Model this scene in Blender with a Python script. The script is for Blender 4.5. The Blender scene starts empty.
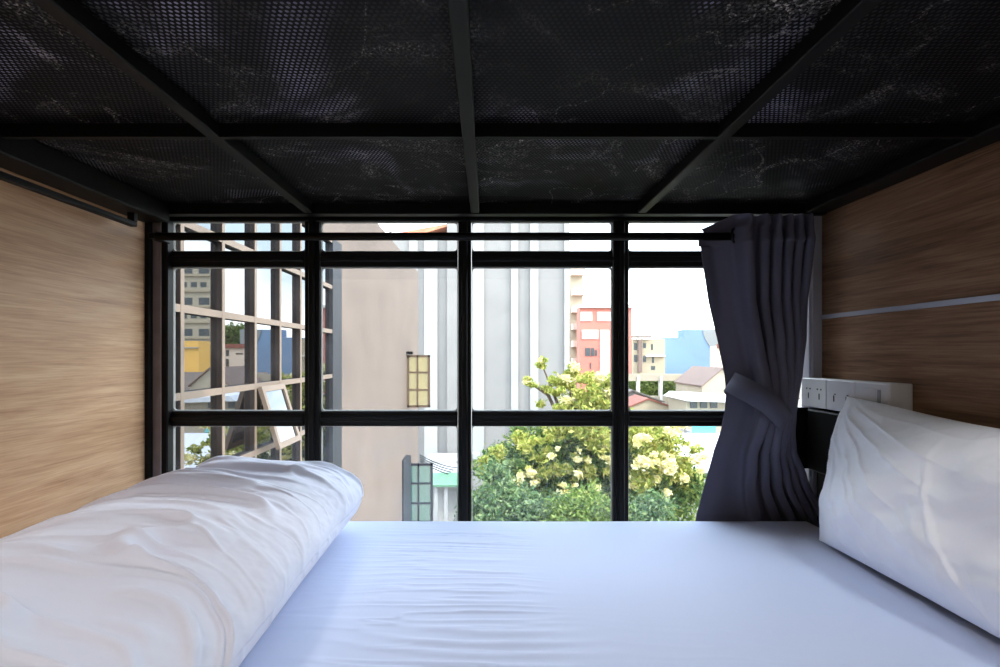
import bpy, math, random
import numpy as np
from mathutils import Vector
random.seed(7); RNG = np.random.default_rng(11)
C = bpy.context.scene.collection
S = 465.0; VX, VY = 487.0, 355.0          # focal length in pixels and vanishing point, for a 1000x667 frame
OZ = 0.95                                  # camera height above the room floor
MIRX = -1.6                                # plane of the side wing's facade

def at(px, py, Y):
    """pixel + distance -> (x, y, z relative to the camera)"""
    return ((px-VX)*Y/S, Y, (VY-py)*Y/S)

# ------------------------------------------------------------------ materials
def L(c):                                   # sRGB 0..255 -> linear
    return tuple((v/255/12.92 if v <= 10 else ((v/255+.055)/1.055)**2.4) for v in c) + (1,)
def base(name):
    m = bpy.data.materials.new(name); m.use_nodes = True
    nt = m.node_tree; nt.nodes.clear()
    out = nt.nodes.new('ShaderNodeOutputMaterial')
    return m, nt, out
def mat(name, col, rough=.6, metal=0, spec=.5, var=.0, scale=8, bump=0, bscale=60, bdist=.002):
    m, nt, out = base(name)
    b = nt.nodes.new('ShaderNodeBsdfPrincipled'); nt.links.new(b.outputs[0], out.inputs[0])
    b.inputs['Base Color'].default_value = L(col); b.inputs['Roughness'].default_value = rough
    b.inputs['Metallic'].default_value = metal; b.inputs['Specular IOR Level'].default_value = spec
    g = nt.nodes.new('ShaderNodeNewGeometry')
    if var:
        n = nt.nodes.new('ShaderNodeTexNoise'); n.inputs['Scale'].default_value = scale; n.inputs['Detail'].default_value = 6
        nt.links.new(g.outputs['Position'], n.inputs['Vector'])
        r = nt.nodes.new('ShaderNodeValToRGB'); lc = L(col)
        r.color_ramp.elements[0].position = .3; r.color_ramp.elements[1].position = .7
        r.color_ramp.elements[0].color = tuple(v*(1-var) for v in lc[:3])+(1,)
        r.color_ramp.elements[1].color = tuple(min(1, v*(1+var)) for v in lc[:3])+(1,)
        nt.links.new(n.outputs['Fac'], r.inputs[0]); nt.links.new(r.outputs[0], b.inputs['Base Color'])
    if bump:
        n2 = nt.nodes.new('ShaderNodeTexNoise'); n2.inputs['Scale'].default_value = bscale; n2.inputs['Detail'].default_value = 5
        nt.links.new(g.outputs['Position'], n2.inputs['Vector'])
        bp = nt.nodes.new('ShaderNodeBump'); bp.inputs['Strength'].default_value = bump; bp.inputs['Distance'].default_value = bdist
        nt.links.new(n2.outputs['Fac'], bp.inputs['Height']); nt.links.new(bp.outputs[0], b.inputs['Normal'])
    return m
def cloth(name, col, weave=900, rough=.85, sheen=.2, bump=.15):
    m = mat(name, col, rough, 0, .15)
    nt = m.node_tree; b = [n for n in nt.nodes if n.type == 'BSDF_PRINCIPLED'][0]
    b.inputs['Sheen Weight'].default_value = sheen
    g = nt.nodes.new('ShaderNodeNewGeometry'); n = nt.nodes.new('ShaderNodeTexNoise')
    n.inputs['Scale'].default_value = weave; n.inputs['Detail'].default_value = 2
    nt.links.new(g.outputs['Position'], n.inputs['Vector'])
    bp = nt.nodes.new('ShaderNodeBump'); bp.inputs['Strength'].default_value = bump; bp.inputs['Distance'].default_value = .0005
    nt.links.new(n.outputs['Fac'], bp.inputs['Height']); nt.links.new(bp.outputs[0], b.inputs['Normal'])
    return m
def wood(name, dark, mid, light, seed):
    m, nt, out = base(name)
    b = nt.nodes.new('ShaderNodeBsdfPrincipled'); nt.links.new(b.outputs[0], out.inputs[0])
    g = nt.nodes.new('ShaderNodeNewGeometry')
    def noise(sc, detail, dist=0, off=0):
        mp = nt.nodes.new('ShaderNodeMapping'); mp.inputs['Scale'].default_value = sc
        mp.inputs['Location'].default_value = (seed+off, seed*2, seed*.7)
        n = nt.nodes.new('ShaderNodeTexNoise'); n.inputs['Scale'].default_value = 1; n.inputs['Detail'].default_value = detail
        n.inputs['Roughness'].default_value = .62; n.inputs['Distortion'].default_value = dist
        nt.links.new(g.outputs['Position'], mp.inputs[0]); nt.links.new(mp.outputs[0], n.inputs['Vector']); return n
    a = noise((1, 2.2, 30), 6, 1.0); f = noise((1, 9, 260), 4, .2, 5); k = noise((1, 1.3, 9), 3, .6, 9)
    mx = nt.nodes.new('ShaderNodeMath'); mx.operation = 'MULTIPLY_ADD'; mx.inputs[1].default_value = .34
    nt.links.new(f.outputs['Fac'], mx.inputs[0])
    m2 = nt.nodes.new('ShaderNodeMath'); m2.operation = 'MULTIPLY_ADD'; m2.inputs[1].default_value = .42; m2.inputs[2].default_value = 0
    nt.links.new(a.outputs['Fac'], m2.inputs[0]); nt.links.new(m2.outputs[0], mx.inputs[2])
    m3 = nt.nodes.new('ShaderNodeMath'); m3.operation = 'MULTIPLY_ADD'; m3.inputs[1].default_value = .24
    nt.links.new(k.outputs['Fac'], m3.inputs[0]); nt.links.new(mx.outputs[0], m3.inputs[2])
    r = nt.nodes.new('ShaderNodeValToRGB'); e = r.color_ramp.elements
    e[0].position = .36; e[0].color = L(dark); e[1].position = .62; e[1].color = L(light)
    q = e.new(.48); q.color = L(mid)
    nt.links.new(m3.outputs[0], r.inputs[0]); nt.links.new(r.outputs[0], b.inputs['Base Color'])
    b.inputs['Roughness'].default_value = .45; b.inputs['Specular IOR Level'].default_value = .35
    bp = nt.nodes.new('ShaderNodeBump'); bp.inputs['Strength'].default_value = .12; bp.inputs['Distance'].default_value = .001
    nt.links.new(f.outputs['Fac'], bp.inputs['Height']); nt.links.new(bp.outputs[0], b.inputs['Normal'])
    return m
def glass(name, tint, f0, top, haze=0):
    m, nt, out = base(name)
    lw = nt.nodes.new('ShaderNodeLayerWeight'); lw.inputs['Blend'].default_value = .5
    pw = nt.nodes.new('ShaderNodeMath'); pw.operation = 'POWER'; pw.inputs[1].default_value = 5
    ma = nt.nodes.new('ShaderNodeMath'); ma.operation = 'MULTIPLY_ADD'; ma.inputs[1].default_value = top; ma.inputs[2].default_value = f0
    nt.links.new(lw.outputs['Facing'], pw.inputs[0]); nt.links.new(pw.outputs[0], ma.inputs[0])
    t = nt.nodes.new('ShaderNodeBsdfTransparent'); t.inputs[0].default_value = tint
    gl = nt.nodes.new('ShaderNodeBsdfGlossy'); gl.inputs['Roughness'].default_value = .0
    mx = nt.nodes.new('ShaderNodeMixShader')
    nt.links.new(ma.outputs[0], mx.inputs[0]); nt.links.new(t.outputs[0], mx.inputs[1]); nt.links.new(gl.outputs[0], mx.inputs[2])
    if haze:
        d = nt.nodes.new('ShaderNodeBsdfDiffuse'); d.inputs[0].default_value = (.8, .82, .85, 1)
        g = nt.nodes.new('ShaderNodeNewGeometry'); n = nt.nodes.new('ShaderNodeTexNoise'); n.inputs['Scale'].default_value = 5
        n.inputs['Detail'].default_value = 5; n.inputs['Distortion'].default_value = 1.5
        nt.links.new(g.outputs['Position'], n.inputs['Vector'])
        mr = nt.nodes.new('ShaderNodeMapRange'); mr.inputs[1].default_value = .45; mr.inputs[2].default_value = .8; mr.inputs[4].default_value = haze
        nt.links.new(n.outputs['Fac'], mr.inputs[0])
        m2 = nt.nodes.new('ShaderNodeMixShader'); nt.links.new(mr.outputs[0], m2.inputs[0])
        nt.links.new(mx.outputs[0], m2.inputs[1]); nt.links.new(d.outputs[0], m2.inputs[2]); mx = m2
    nt.links.new(mx.outputs[0], out.inputs[0])
    return m
def mirror_glass(name, body, refl, rough=.01):
    m, nt, out = base(name)
    d = nt.nodes.new('ShaderNodeBsdfDiffuse'); d.inputs[0].default_value = L(body)
    g = nt.nodes.new('ShaderNodeBsdfGlossy'); g.inputs['Color'].default_value = refl; g.inputs['Roughness'].default_value = rough
    a = nt.nodes.new('ShaderNodeAddShader'); nt.links.new(d.outputs[0], a.inputs[0]); nt.links.new(g.outputs[0], a.inputs[1])
    nt.links.new(a.outputs[0], out.inputs[0]); return m
def perforated(name):
    """dark steel sheet with staggered round holes, dusty and scratched"""
    m, nt, out = base(name); N = nt.nodes.new; LK = nt.links.new
    g = N('ShaderNodeNewGeometry'); sp = N('ShaderNodeSeparateXYZ'); LK(g.outputs['Position'], sp.inputs[0])
    def M(op, a, b=None, c=None):
        n = N('ShaderNodeMath'); n.operation = op
        for i, v in enumerate((a, b, c)):
            if v is None: continue
            if isinstance(v, (int, float)): n.inputs[i].default_value = v
            else: LK(v, n.inputs[i])
        return n.outputs[0]
    px, py = .0084, .0072
    def cell(ox, oy):
        u = M('SUBTRACT', M('FRACT', M('ADD', M('DIVIDE', sp.outputs[0], px), 100+ox)), .5)
        v = M('SUBTRACT', M('FRACT', M('ADD', M('DIVIDE', sp.outputs[1], py*2), 100+oy)), .5)
        u = M('MULTIPLY', u, px); v = M('MULTIPLY', v, py*2)
        return M('SQRT', M('ADD', M('MULTIPLY', u, u), M('MULTIPLY', v, v)))
    r = M('MINIMUM', cell(0, 0), cell(.5, .5))
    hole = M('LESS_THAN', r, .0028)
    b = N('ShaderNodeBsdfPrincipled'); b.inputs['Roughness'].default_value = .6; b.inputs['Specular IOR Level'].default_value = .15; b.inputs['Metallic'].default_value = .0
    # scratches and dust: thin warped lines where a broad mask allows them
    n1 = N('ShaderNodeTexNoise'); n1.inputs['Scale'].default_value = 3.2; n1.inputs['Detail'].default_value = 2; n1.inputs['Distortion'].default_value = .8
    LK(g.outputs['Position'], n1.inputs['Vector'])
    line = M('LESS_THAN', M('ABSOLUTE', M('SUBTRACT', n1.outputs['Fac'], .5)), .0035)
    n2 = N('ShaderNodeTexNoise'); n2.inputs['Scale'].default_value = 4; n2.inputs['Detail'].default_value = 9; n2.inputs['Roughness'].default_value = .72
    n2.inputs['Distortion'].default_value = 2.2
    LK(g.outputs['Position'], n2.inputs['Vector'])
    ms = N('ShaderNodeMapRange'); ms.inputs[1].default_value = .52; ms.inputs[2].default_value = .72; LK(n2.outputs['Fac'], ms.inputs[0])
    n3 = N('ShaderNodeTexNoise'); n3.inputs['Scale'].default_value = 240; n3.inputs['Detail'].default_value = 3; LK(g.outputs['Position'], n3.inputs['Vector'])
    sp3 = N('ShaderNodeMapRange'); sp3.inputs[1].default_value = .5; sp3.inputs[2].default_value = .7; LK(n3.outputs['Fac'], sp3.inputs[0])
    fac = M('MINIMUM', M('ADD', M('MULTIPLY', M('MULTIPLY', line, sp3.outputs[0]), .8), M('MULTIPLY', ms.outputs[0], M('MULTIPLY', sp3.outputs[0], 1.1))), 1)
    mc = N('ShaderNodeMix'); mc.data_type = 'RGBA'
    mc.inputs[6].default_value = L((9, 8, 9)); mc.inputs[7].default_value = L((225, 216, 208))
    LK(fac, mc.inputs[0]); LK(mc.outputs[2], b.inputs['Base Color'])
    t = N('ShaderNodeBsdfTransparent'); mx = N('ShaderNodeMixShader')
    LK(hole, mx.inputs[0]); LK(b.outputs[0], mx.inputs[1]); LK(t.outputs[0], mx.inputs[2]); LK(mx.outputs[0], out.inputs[0])
    return m
def leafmat(name, cols, trans=.35):
    m, nt, out = base(name); N = nt.nodes.new
    g = N('ShaderNodeNewGeometry'); r = N('ShaderNodeValToRGB'); e = r.color_ramp.elements
    e[0].position = 0; e[0].color = L(cols[0]); e[1].position = 1; e[1].color = L(cols[-1])
    for i, c in enumerate(cols[1:-1]): q = e.new((i+1)/(len(cols)-1)); q.color = L(c)
    nt.links.new(g.outputs['Random Per Island'], r.inputs[0])
    d = N('ShaderNodeBsdfDiffuse'); t = N('ShaderNodeBsdfTranslucent'); mx = N('ShaderNodeMixShader'); mx.inputs[0].default_value = trans
    nt.links.new(r.outputs[0], d.inputs[0]); nt.links.new(r.outputs[0], t.inputs[0])
    nt.links.new(d.outputs[0], mx.inputs[1]); nt.links.new(t.outputs[0], mx.inputs[2]); nt.links.new(mx.outputs[0], out.inputs[0])
    return m
def ribbed(name, col, axis, pitch, depth=.5, rough=.6):
    m = mat(name, col, rough, 0, .3)
    nt = m.node_tree; b = [n for n in nt.nodes if n.type == 'BSDF_PRINCIPLED'][0]
    g = nt.nodes.new('ShaderNodeNewGeometry'); w = nt.nodes.new('ShaderNodeTexWave'); w.bands_direction = axis
    w.inputs['Scale'].default_value = .314/pitch
    nt.links.new(g.outputs['Position'], w.inputs['Vector'])
    bp = nt.nodes.new('ShaderNodeBump'); bp.inputs['Strength'].default_value = depth; bp.inputs['Distance'].default_value = .05
    nt.links.new(w.outputs['Fac'], bp.inputs['Height']); nt.links.new(bp.outputs[0], b.inputs['Normal'])
    return m

M = dict(
    steel=mat('black_painted_steel', (12, 11, 10), .5, 0, .18, .2, 30),
    jamb=mat('pale_grey_steel', (118, 106, 102), .35, 0, .5, .15, 20),  # pale grey, for the post's lit strip and the roof railing
    putty=mat('glazing_putty', (150, 148, 142), .6),
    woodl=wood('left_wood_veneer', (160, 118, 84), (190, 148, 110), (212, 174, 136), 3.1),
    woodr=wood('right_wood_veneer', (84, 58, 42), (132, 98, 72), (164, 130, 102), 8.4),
    alu=mat('pale_aluminium', (176, 178, 190), .35, .3),
    white=mat('white_plastic', (222, 222, 224), .4),
    grey=mat('grey_plastic', (150, 152, 158), .4),
    dark=mat('dark_slot', (25, 25, 28), .6),
    plaster=mat('painted_plaster', (205, 200, 192), .8, var=.05),
    floor=mat('grey_vinyl', (120, 112, 104), .5, var=.1, scale=5),
    sheet=cloth('blue_white_sheet', (200, 210, 236)),
    duvet=cloth('white_duvet_cotton', (224, 225, 238)),
    pillow=cloth('white_pillow_cotton', (244, 247, 254)),
    curtain=cloth('charcoal_curtain', (92, 91, 106), 700, .8, .12),
    tie=cloth('charcoal_tieback', (90, 90, 105), 700, .8, .12),
    ticking=None,
    mesh=perforated('perforated_steel'),
    pane=glass('window_glass', (.97, .98, .98, 1), .025, .8, .10),
    wingglass=mirror_glass('reflective_glass', (14, 14, 16), (.25, .26, .27, 1)),
    wingframe=mat('tan_frame_paint', (112, 97, 84), .6, var=.08),
    wingshade=mat('shaded_frame_paint', (30, 21, 19), .6, var=.1),  # shade painted in: darker colour for the frame sides turned from the sun
    concrete=mat('warm_render_wall', (100, 87, 78), .85, var=.10, scale=1.4, bump=.3, bscale=12),
    sashbrown=mat('brown_sash', (84, 66, 48), .6),
    yellowreflect=mirror_glass('yellow_reflection_glass', (112, 106, 72), (.5, .48, .38, 1), .12),  # yellow reflection painted into the pane colour
    greenglass=mirror_glass('green_glass', (58, 92, 84), (.35, .4, .4, 1), .05),
    bluegrey=mat('blue_grey_paint', (28, 30, 36), .6),
    agrey=mat('pale_grey_render', (128, 125, 122), .9, var=.04, scale=.6),
    arib=mat('white_rib_paint', (150, 149, 147), .8),
    lowwall=mat('white_low_wall', (156, 155, 154), .8, var=.06, scale=2),
    tinorange=mat('rusty_tin', (190, 120, 90), .7, var=.2, scale=2),
    greenroof=ribbed('green_corrugated_roof', (92, 128, 102), 'X', .45, .4, .95),
    cream=mat('cream_render', (166, 154, 134), .85, var=.06, scale=.3),
    pink=mat('pinkish_balcony_render', (206, 188, 172), .85),
    redwall=mat('coral_red_wall', (186, 112, 97), .85, var=.05, scale=.4),
    whitewall=mat('white_band_wall', (212, 206, 198), .8),
    winpane=mat('dark_city_window', (58, 66, 68), .3),
    beige=mat('beige_apartment_wall', (160, 146, 122), .85, var=.08, scale=.4),
    bluewall=mat('sky_blue_wall', (108, 132, 160), .8, var=.04, scale=.15),
    circle=mat('grey_painted_disc', (128, 130, 128), .8),
    yellow=mat('yellow_wall', (226, 176, 90), .85),
    brownroof=mat('brown_tile_roof', (92, 76, 66), .85, var=.15, scale=1),
    pinkroof=mat('weathered_pink_roof', (116, 96, 86), .85, var=.12, scale=1.5),
    redroof=mat('red_brown_roof', (128, 74, 60), .85, var=.12, scale=2),
    greyroof=mat('grey_roof', (104, 98, 92), .85, var=.1, scale=2),
    whiteroof=ribbed('white_metal_roof', (200, 200, 204), 'X', .5, .3),
    teal=mat('teal_tarp', (70, 150, 150), .6),
    bark=mat('tree_bark', (80, 66, 52), .9, var=.2, scale=6, bump=.5, bscale=20, bdist=.02),
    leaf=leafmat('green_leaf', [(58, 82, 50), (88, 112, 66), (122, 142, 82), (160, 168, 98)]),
    leafhi=leafmat('sunlit_yellow_green_leaf', [(112, 132, 62), (164, 168, 84), (204, 194, 118)], .45),  # sunlight painted in as paler, yellower leaves
    leafblue=leafmat('blue_green_leaf', [(66, 90, 58), (98, 122, 80), (142, 156, 112)]),
    blossom=leafmat('pale_blossom', [(214, 200, 120), (232, 224, 170), (240, 236, 206)], .4),
    hedge=leafmat('hedge_leaf', [(78, 102, 50), (112, 134, 70), (150, 160, 92)]),
    ground=mat('city_ground', (118, 112, 104), .9, var=.2, scale=.2),
)
def ticking():
    m, nt, out = base('mattress_ticking'); N = nt.nodes.new
    b = N('ShaderNodeBsdfPrincipled'); b.inputs['Roughness'].default_value = .8
    g = N('ShaderNodeNewGeometry'); n = N('ShaderNodeTexNoise'); n.inputs['Scale'].default_value = 2.3; n.inputs['Detail'].default_value = 5; n.inputs['Distortion'].default_value = 2.2
    nt.links.new(g.outputs['Position'], n.inputs['Vector'])
    r = N('ShaderNodeValToRGB'); e = r.color_ramp.elements
    e[0].position = .50; e[0].color = L((74, 69, 72)); e[1].position = .68; e[1].color = L((215, 208, 232))
    q = e.new(.58); q.color = L((92, 86, 92))
    nt.links.new(n.outputs['Fac'], r.inputs[0]); nt.links.new(r.outputs[0], b.inputs['Base Color']); nt.links.new(b.outputs[0], out.inputs[0])
    return m
M['ticking'] = ticking()

# ------------------------------------------------------------------ geometry helpers (all coordinates relative to the camera)
class MB:
    def __init__(s): s.v = []; s.f = []
    def add(s, vs, fs):
        o = len(s.v); s.v += [tuple(v) for v in vs]; s.f += [tuple(o+i for i in f) for f in fs]; return s
    def box(s, x0, x1, y0, y1, z0, z1, bev=0):
        if x0 > x1: x0, x1 = x1, x0
        if y0 > y1: y0, y1 = y1, y0
        if z0 > z1: z0, z1 = z1, z0
        if not bev:
            return s.add([(x, y, z) for z in (z0, z1) for y in (y0, y1) for x in (x0, x1)],
                         [(0, 2, 3, 1), (4, 5, 7, 6), (0, 1, 5, 4), (2, 6, 7, 3), (0, 4, 6, 2), (1, 3, 7, 5)])
        b = min(bev, (x1-x0)*.45, (y1-y0)*.45, (z1-z0)*.45)
        # chamfered box: 24 vertices
        vs = []; idx = {}
        for cx in (0, 1):
            for cy in (0, 1):
                for cz in (0, 1):
                    X, Y, Z = (x0, x1)[cx], (y0, y1)[cy], (z0, z1)[cz]
                    dx, dy, dz = (b, -b)[cx], (b, -b)[cy], (b, -b)[cz]
                    idx[cx, cy, cz, 'x'] = len(vs); vs.append((X, Y+dy, Z+dz))
                    idx[cx, cy, cz, 'y'] = len(vs); vs.append((X+dx, Y, Z+dz))
                    idx[cx, cy, cz, 'z'] = len(vs); vs.append((X+dx, Y+dy, Z))
        I = lambda a, b_, c, k: idx[a, b_, c, k]
        fs = []
        for c in (0, 1):
            q = [I(c, 0, 0, 'x'), I(c, 1, 0, 'x'), I(c, 1, 1, 'x'), I(c, 0, 1, 'x')]; fs.append(q if c else q[::-1])
            q = [I(0, c, 0, 'y'), I(1, c, 0, 'y'), I(1, c, 1, 'y'), I(0, c, 1, 'y')]; fs.append(q[::-1] if c else q)
            q = [I(0, 0, c, 'z'), I(1, 0, c, 'z'), I(1, 1, c, 'z'), I(0, 1, c, 'z')]; fs.append(q if c else q[::-1])
        for a in (0, 1):
            for c in (0, 1):
                fs.append([I(a, c, 0, 'x'), I(a, c, 1, 'x'), I(a, c, 1, 'y'), I(a, c, 0, 'y')])
                fs.append([I(a, 0, c, 'x'), I(a, 1, c, 'x'), I(a, 1, c, 'z'), I(a, 0, c, 'z')])
                fs.append([I(0, a, c, 'y'), I(1, a, c, 'y'), I(1, a, c, 'z'), I(0, a, c, 'z')])
                for d in (0, 1): pass
        for a in (0, 1):
            for c in (0, 1):
                for d in (0, 1): fs.append([I(a, c, d, 'x'), I(a, c, d, 'y'), I(a, c, d, 'z')])
        return s.add(vs, fs)
    def prism(s, poly, d, axis='y'):
        """poly: list of (a, b); d: (d0, d1) along axis"""
        n = len(poly)
        mk = {'y': lambda a, b, t: (a, t, b), 'x': lambda a, b, t: (t, a, b), 'z': lambda a, b, t: (a, b, t)}[axis]
        vs = [mk(a, b, d[0]) for a, b in poly] + [mk(a, b, d[1]) for a, b in poly]
        fs = [tuple(range(n)), tuple(range(2*n-1, n-1, -1))] + [(i, i+n, (i+1) % n+n, (i+1) % n) for i in range(n)]
        return s.add(vs, fs)
    def tube(s, pts, r, n=12, caps=True):
        pts = [Vector(p) for p in pts]; rs = r if isinstance(r, (list, tuple)) else [r]*len(pts)
        o = len(s.v); up = None
        for i, p in enumerate(pts):
            t = (pts[min(i+1, len(pts)-1)]-pts[max(i-1, 0)]).normalized()
            if up is None: up = Vector((0, 0, 1)) if abs(t.z) < .9 else Vector((1, 0, 0))
            a = (up - t*up.dot(t)).normalized(); up = a; b = t.cross(a)
            for k in range(n):
                th = 2*math.pi*k/n; s.v.append(tuple(p+(a*math.cos(th)+b*math.sin(th))*rs[i]))
        for i in range(len(pts)-1):
            for k in range(n): s.f.append((o+i*n+k, o+i*n+(k+1) % n, o+(i+1)*n+(k+1) % n, o+(i+1)*n+k))
        if caps: s.f.append(tuple(o+k for k in range(n))[::-1]); s.f.append(tuple(o+(len(pts)-1)*n+k for k in range(n)))
        return s
    def build(s, name, m, parent=None, smooth=False):
        return npmesh(name, np.array(s.v, dtype=float), s.f, m, parent, smooth)
def rootloc(p):
    v = Vector((0, 0, 0))
    while p is not None: v = v+p.location; p = p.parent
    return v
def npmesh(name, V, F, m, parent=None, smooth=False):
    V = np.array(V, dtype=float); V[:, 2] += OZ
    lo, hi = V.min(0), V.max(0); org = np.array(((lo[0]+hi[0])/2, (lo[1]+hi[1])/2, lo[2])); V = V-org
    me = bpy.data.meshes.new(name); me.from_pydata(V.tolist(), [], F if isinstance(F, list) else F.tolist())
    me.materials.append(m); me.update()
    import bmesh
    if len(V) < 60000:
        bm = bmesh.new(); bm.from_mesh(me)
        if name not in ('foliage', 'blossom', 'leaves'): bmesh.ops.recalc_face_normals(bm, faces=bm.faces)
        bm.to_mesh(me); bm.free()
    if smooth: me.polygons.foreach_set('use_smooth', [True]*len(me.polygons))
    o = bpy.data.objects.new(name, me); C.objects.link(o)
    o.location = Vector(org)-rootloc(parent)
    if parent is not None: o.parent = parent
    return o
def empty(name, x, y, z):
    o = bpy.data.objects.new(name, None); o.location = (x, y, z+OZ); o.empty_display_size = .1; C.objects.link(o); return o
def tag(o, label=None, cat=None, group=None, kind=None):
    if label: o['label'] = label
    if cat: o['category'] = cat
    if group: o['group'] = group
    if kind: o['kind'] = kind
    return o
def gridfaces(nu, nv, wrapu=False, off=0):
    iu = np.arange(nu if wrapu else nu-1); iv = np.arange(nv-1)
    a, b = np.meshgrid(iu, iv, indexing='ij'); a = a.ravel(); b = b.ravel(); a2 = (a+1) % nu
    return np.stack([a*nv+b, a2*nv+b, a2*nv+b+1, a*nv+b+1], 1)+off
_lat = np.random.default_rng(5).random((256, 256))*2-1
def vnoise(x, y, seed=0):
    x = np.asarray(x, float)+seed*17.3; y = np.asarray(y, float)+seed*31.7
    xi = np.floor(x).astype(int); yi = np.floor(y).astype(int); fx = x-xi; fy = y-yi
    fx = fx*fx*fx*(fx*(fx*6-15)+10); fy = fy*fy*fy*(fy*(fy*6-15)+10)
    g = lambda a, b: _lat[a % 256, b % 256]
    return (g(xi, yi)*(1-fx)+g(xi+1, yi)*fx)*(1-fy)+(g(xi, yi+1)*(1-fx)+g(xi+1, yi+1)*fx)*fy
def fbm(x, y, o=4, seed=0):
    r = 0; a = 1
    for i in range(o): r = r+a*vnoise(x*2**i, y*2**i, seed+i); a *= .5
    return r
def interp(x, xs, ys): return np.interp(x, xs, ys)

# ------------------------------------------------------------------ camera, sky, sun
cam = bpy.data.cameras.new('camera'); co = bpy.data.objects.new('camera', cam); C.objects.link(co)
co.location = (0, 0, OZ); co.rotation_euler = (math.pi/2, 0, 0)
cam.sensor_width = 36; cam.lens = S/1000*36; cam.clip_start = .02; cam.clip_end = 2000
cam.shift_x = (500-VX)/1000; cam.shift_y = -(333.5-VY)/1000
bpy.context.scene.camera = co

W = bpy.data.worlds.new('sky'); bpy.context.scene.world = W; W.use_nodes = True
nt = W.node_tree; nt.nodes.clear(); N = nt.nodes.new
out = N('ShaderNodeOutputWorld'); bg = N('ShaderNodeBackground'); nt.links.new(bg.outputs[0], out.inputs[0])
tc = N('ShaderNodeTexCoord'); sp = N('ShaderNodeSeparateXYZ'); nt.links.new(tc.outputs['Generated'], sp.inputs[0])
r = N('ShaderNodeValToRGB'); e = r.color_ramp.elements
e[0].position = 0; e[0].color = (.44, .49, .52, 1); e[1].position = 1; e[1].color = (.50, .70, 1, 1)
q = e.new(.27); q.color = (.42, .52, .60, 1)
q = e.new(.52); q.color = (.92, 1.04, 1.15, 1)
nt.links.new(sp.outputs[2], r.inputs[0])
mp = N('ShaderNodeMapping'); mp.inputs['Scale'].default_value = (1, 1, 2.2); mp.inputs['Location'].default_value = (.35, .2, 0)
nt.links.new(tc.outputs['Generated'], mp.inputs[0])
cn = N('ShaderNodeTexNoise'); cn.inputs['Scale'].default_value = 2.6; cn.inputs['Detail'].default_value = 6; nt.links.new(mp.outputs[0], cn.inputs['Vector'])
cr = N('ShaderNodeMapRange'); cr.inputs[1].default_value = .5; cr.inputs[2].default_value = .66; nt.links.new(cn.outputs['Fac'], cr.inputs[0])
cm = N('ShaderNodeMix'); cm.data_type = 'RGBA'; cm.inputs[7].default_value = (.95, .95, .95, 1)
nt.links.new(cr.outputs[0], cm.inputs[0]); nt.links.new(r.outputs[0], cm.inputs[6]); nt.links.new(cm.outputs[2], bg.inputs[0])
bg.inputs[1].default_value = 5.6
sun = bpy.data.lights.new('sun', 'SUN'); sun.energy = 3.2; sun.angle = .01; sun.color = (1, .92, .8)
so = bpy.data.objects.new('sun', sun); C.objects.link(so)
so.rotation_euler = Vector((.68, -.34, .66)).to_track_quat('Z', 'Y').to_euler(); so.location = (10, -5, 12)

# ------------------------------------------------------------------ room shell
WY = 1.42
def struct(name, mb, m): return tag(mb.build(name, m), kind='structure')
struct('floor', MB().box(-2.6, 2.6, -1.7, 1.6, -1.0, -.95), M['floor'])
struct('ceiling', MB().box(-2.6, 2.6, -1.7, 1.6, 1.66, 1.72), M['plaster'])
struct('wall_back', MB().box(-2.6, 2.6, -1.8, -1.7, -1.0, 1.72), M['plaster'])
struct('wall_side', MB().box(2.6, 2.7, -1.8, 1.6, -1.0, 1.72), M['plaster'])
struct('wall_aisle', MB().box(-2.7, -2.6, -1.8, 1.6, -1.0, 1.72), M['plaster'])
struct('wall_window', MB().box(-2.6, -1.026, WY-.02, WY+.025, -.95, 1.66).box(1.026, 2.6, WY-.02, WY+.025, -.95, 1.66).box(-2.6, -1.25, WY+.025, 1.56, -.95, 1.66).box(1.25, 2.6, WY+.025, 1.56, -.95, 1.66)
       .box(-1.026, 1.026, WY+.0, 1.56, .47, 1.66).box(-1.026, 1.026, WY, 1.56, -.95, -.66), M['plaster'])
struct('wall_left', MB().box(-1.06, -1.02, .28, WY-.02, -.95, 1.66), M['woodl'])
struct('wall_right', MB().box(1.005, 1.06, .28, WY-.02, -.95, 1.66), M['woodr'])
struct('trim_1', MB().box(.997, 1.0045, .28, WY-.03, .107, .119), M['alu'])
struct('trim_2', MB().box(.958, .967, WY-.038, WY-.002, -.9, .46, .002).box(.974, 1.003, WY-.03, WY-.002, -.9, .46, .002), M['alu'])
struct('trim_3', MB().box(-1.0195, -1.008, WY-.035, WY-.001, -.9, .46), M['steel'])

# window: frame, mullions, transoms, panes
k = WY/S
win = tag(empty('window_1', 0, WY, -.66), kind='structure')
X = lambda px: (px-VX)*k
Zp = lambda py: (VY-py)*k
D0, D1 = WY, WY+.026
fr = MB().box(X(151), X(170), D0-.012, D1, -.66, .47, .003).box(X(812), 1.026, D0, D1, -.66, .47, .003)
fr.box(X(151), 1.026, D0, D1, Zp(221), .47, .003).box(X(151), 1.026, D0, D1, -.66, -.60, .003)
fr.build('window_frame', M['steel'], win)
jl = MB().box(X(155), X(165), D0-.018, D0-.0125, -.66, .46, .002); jl.build('frame_lit_strip', M['jamb'], win)  # light on the left post painted as a paler strip
vx = [(303, 320), (457, 472), (613, 630), (768, 785)]
for a, b in vx:
    c = (X(a)+X(b))/2
    MB().box(X(a)+.003, X(b)-.003, D0+.004, D1, -.62, .41, .002).box(c-.010, c+.010, D0-.006, D0+.007, -.62, .41, .004).build('mullion', M['steel'], win)
hz = [(250, 267), (411, 427)]
zs = [Zp(221)] + [z for a, b in hz for z in (Zp(a), Zp(b))] + [-.60]
xs = [X(170)] + [x for a, b in vx for x in (X(a), X(b))] + [X(812)]
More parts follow.
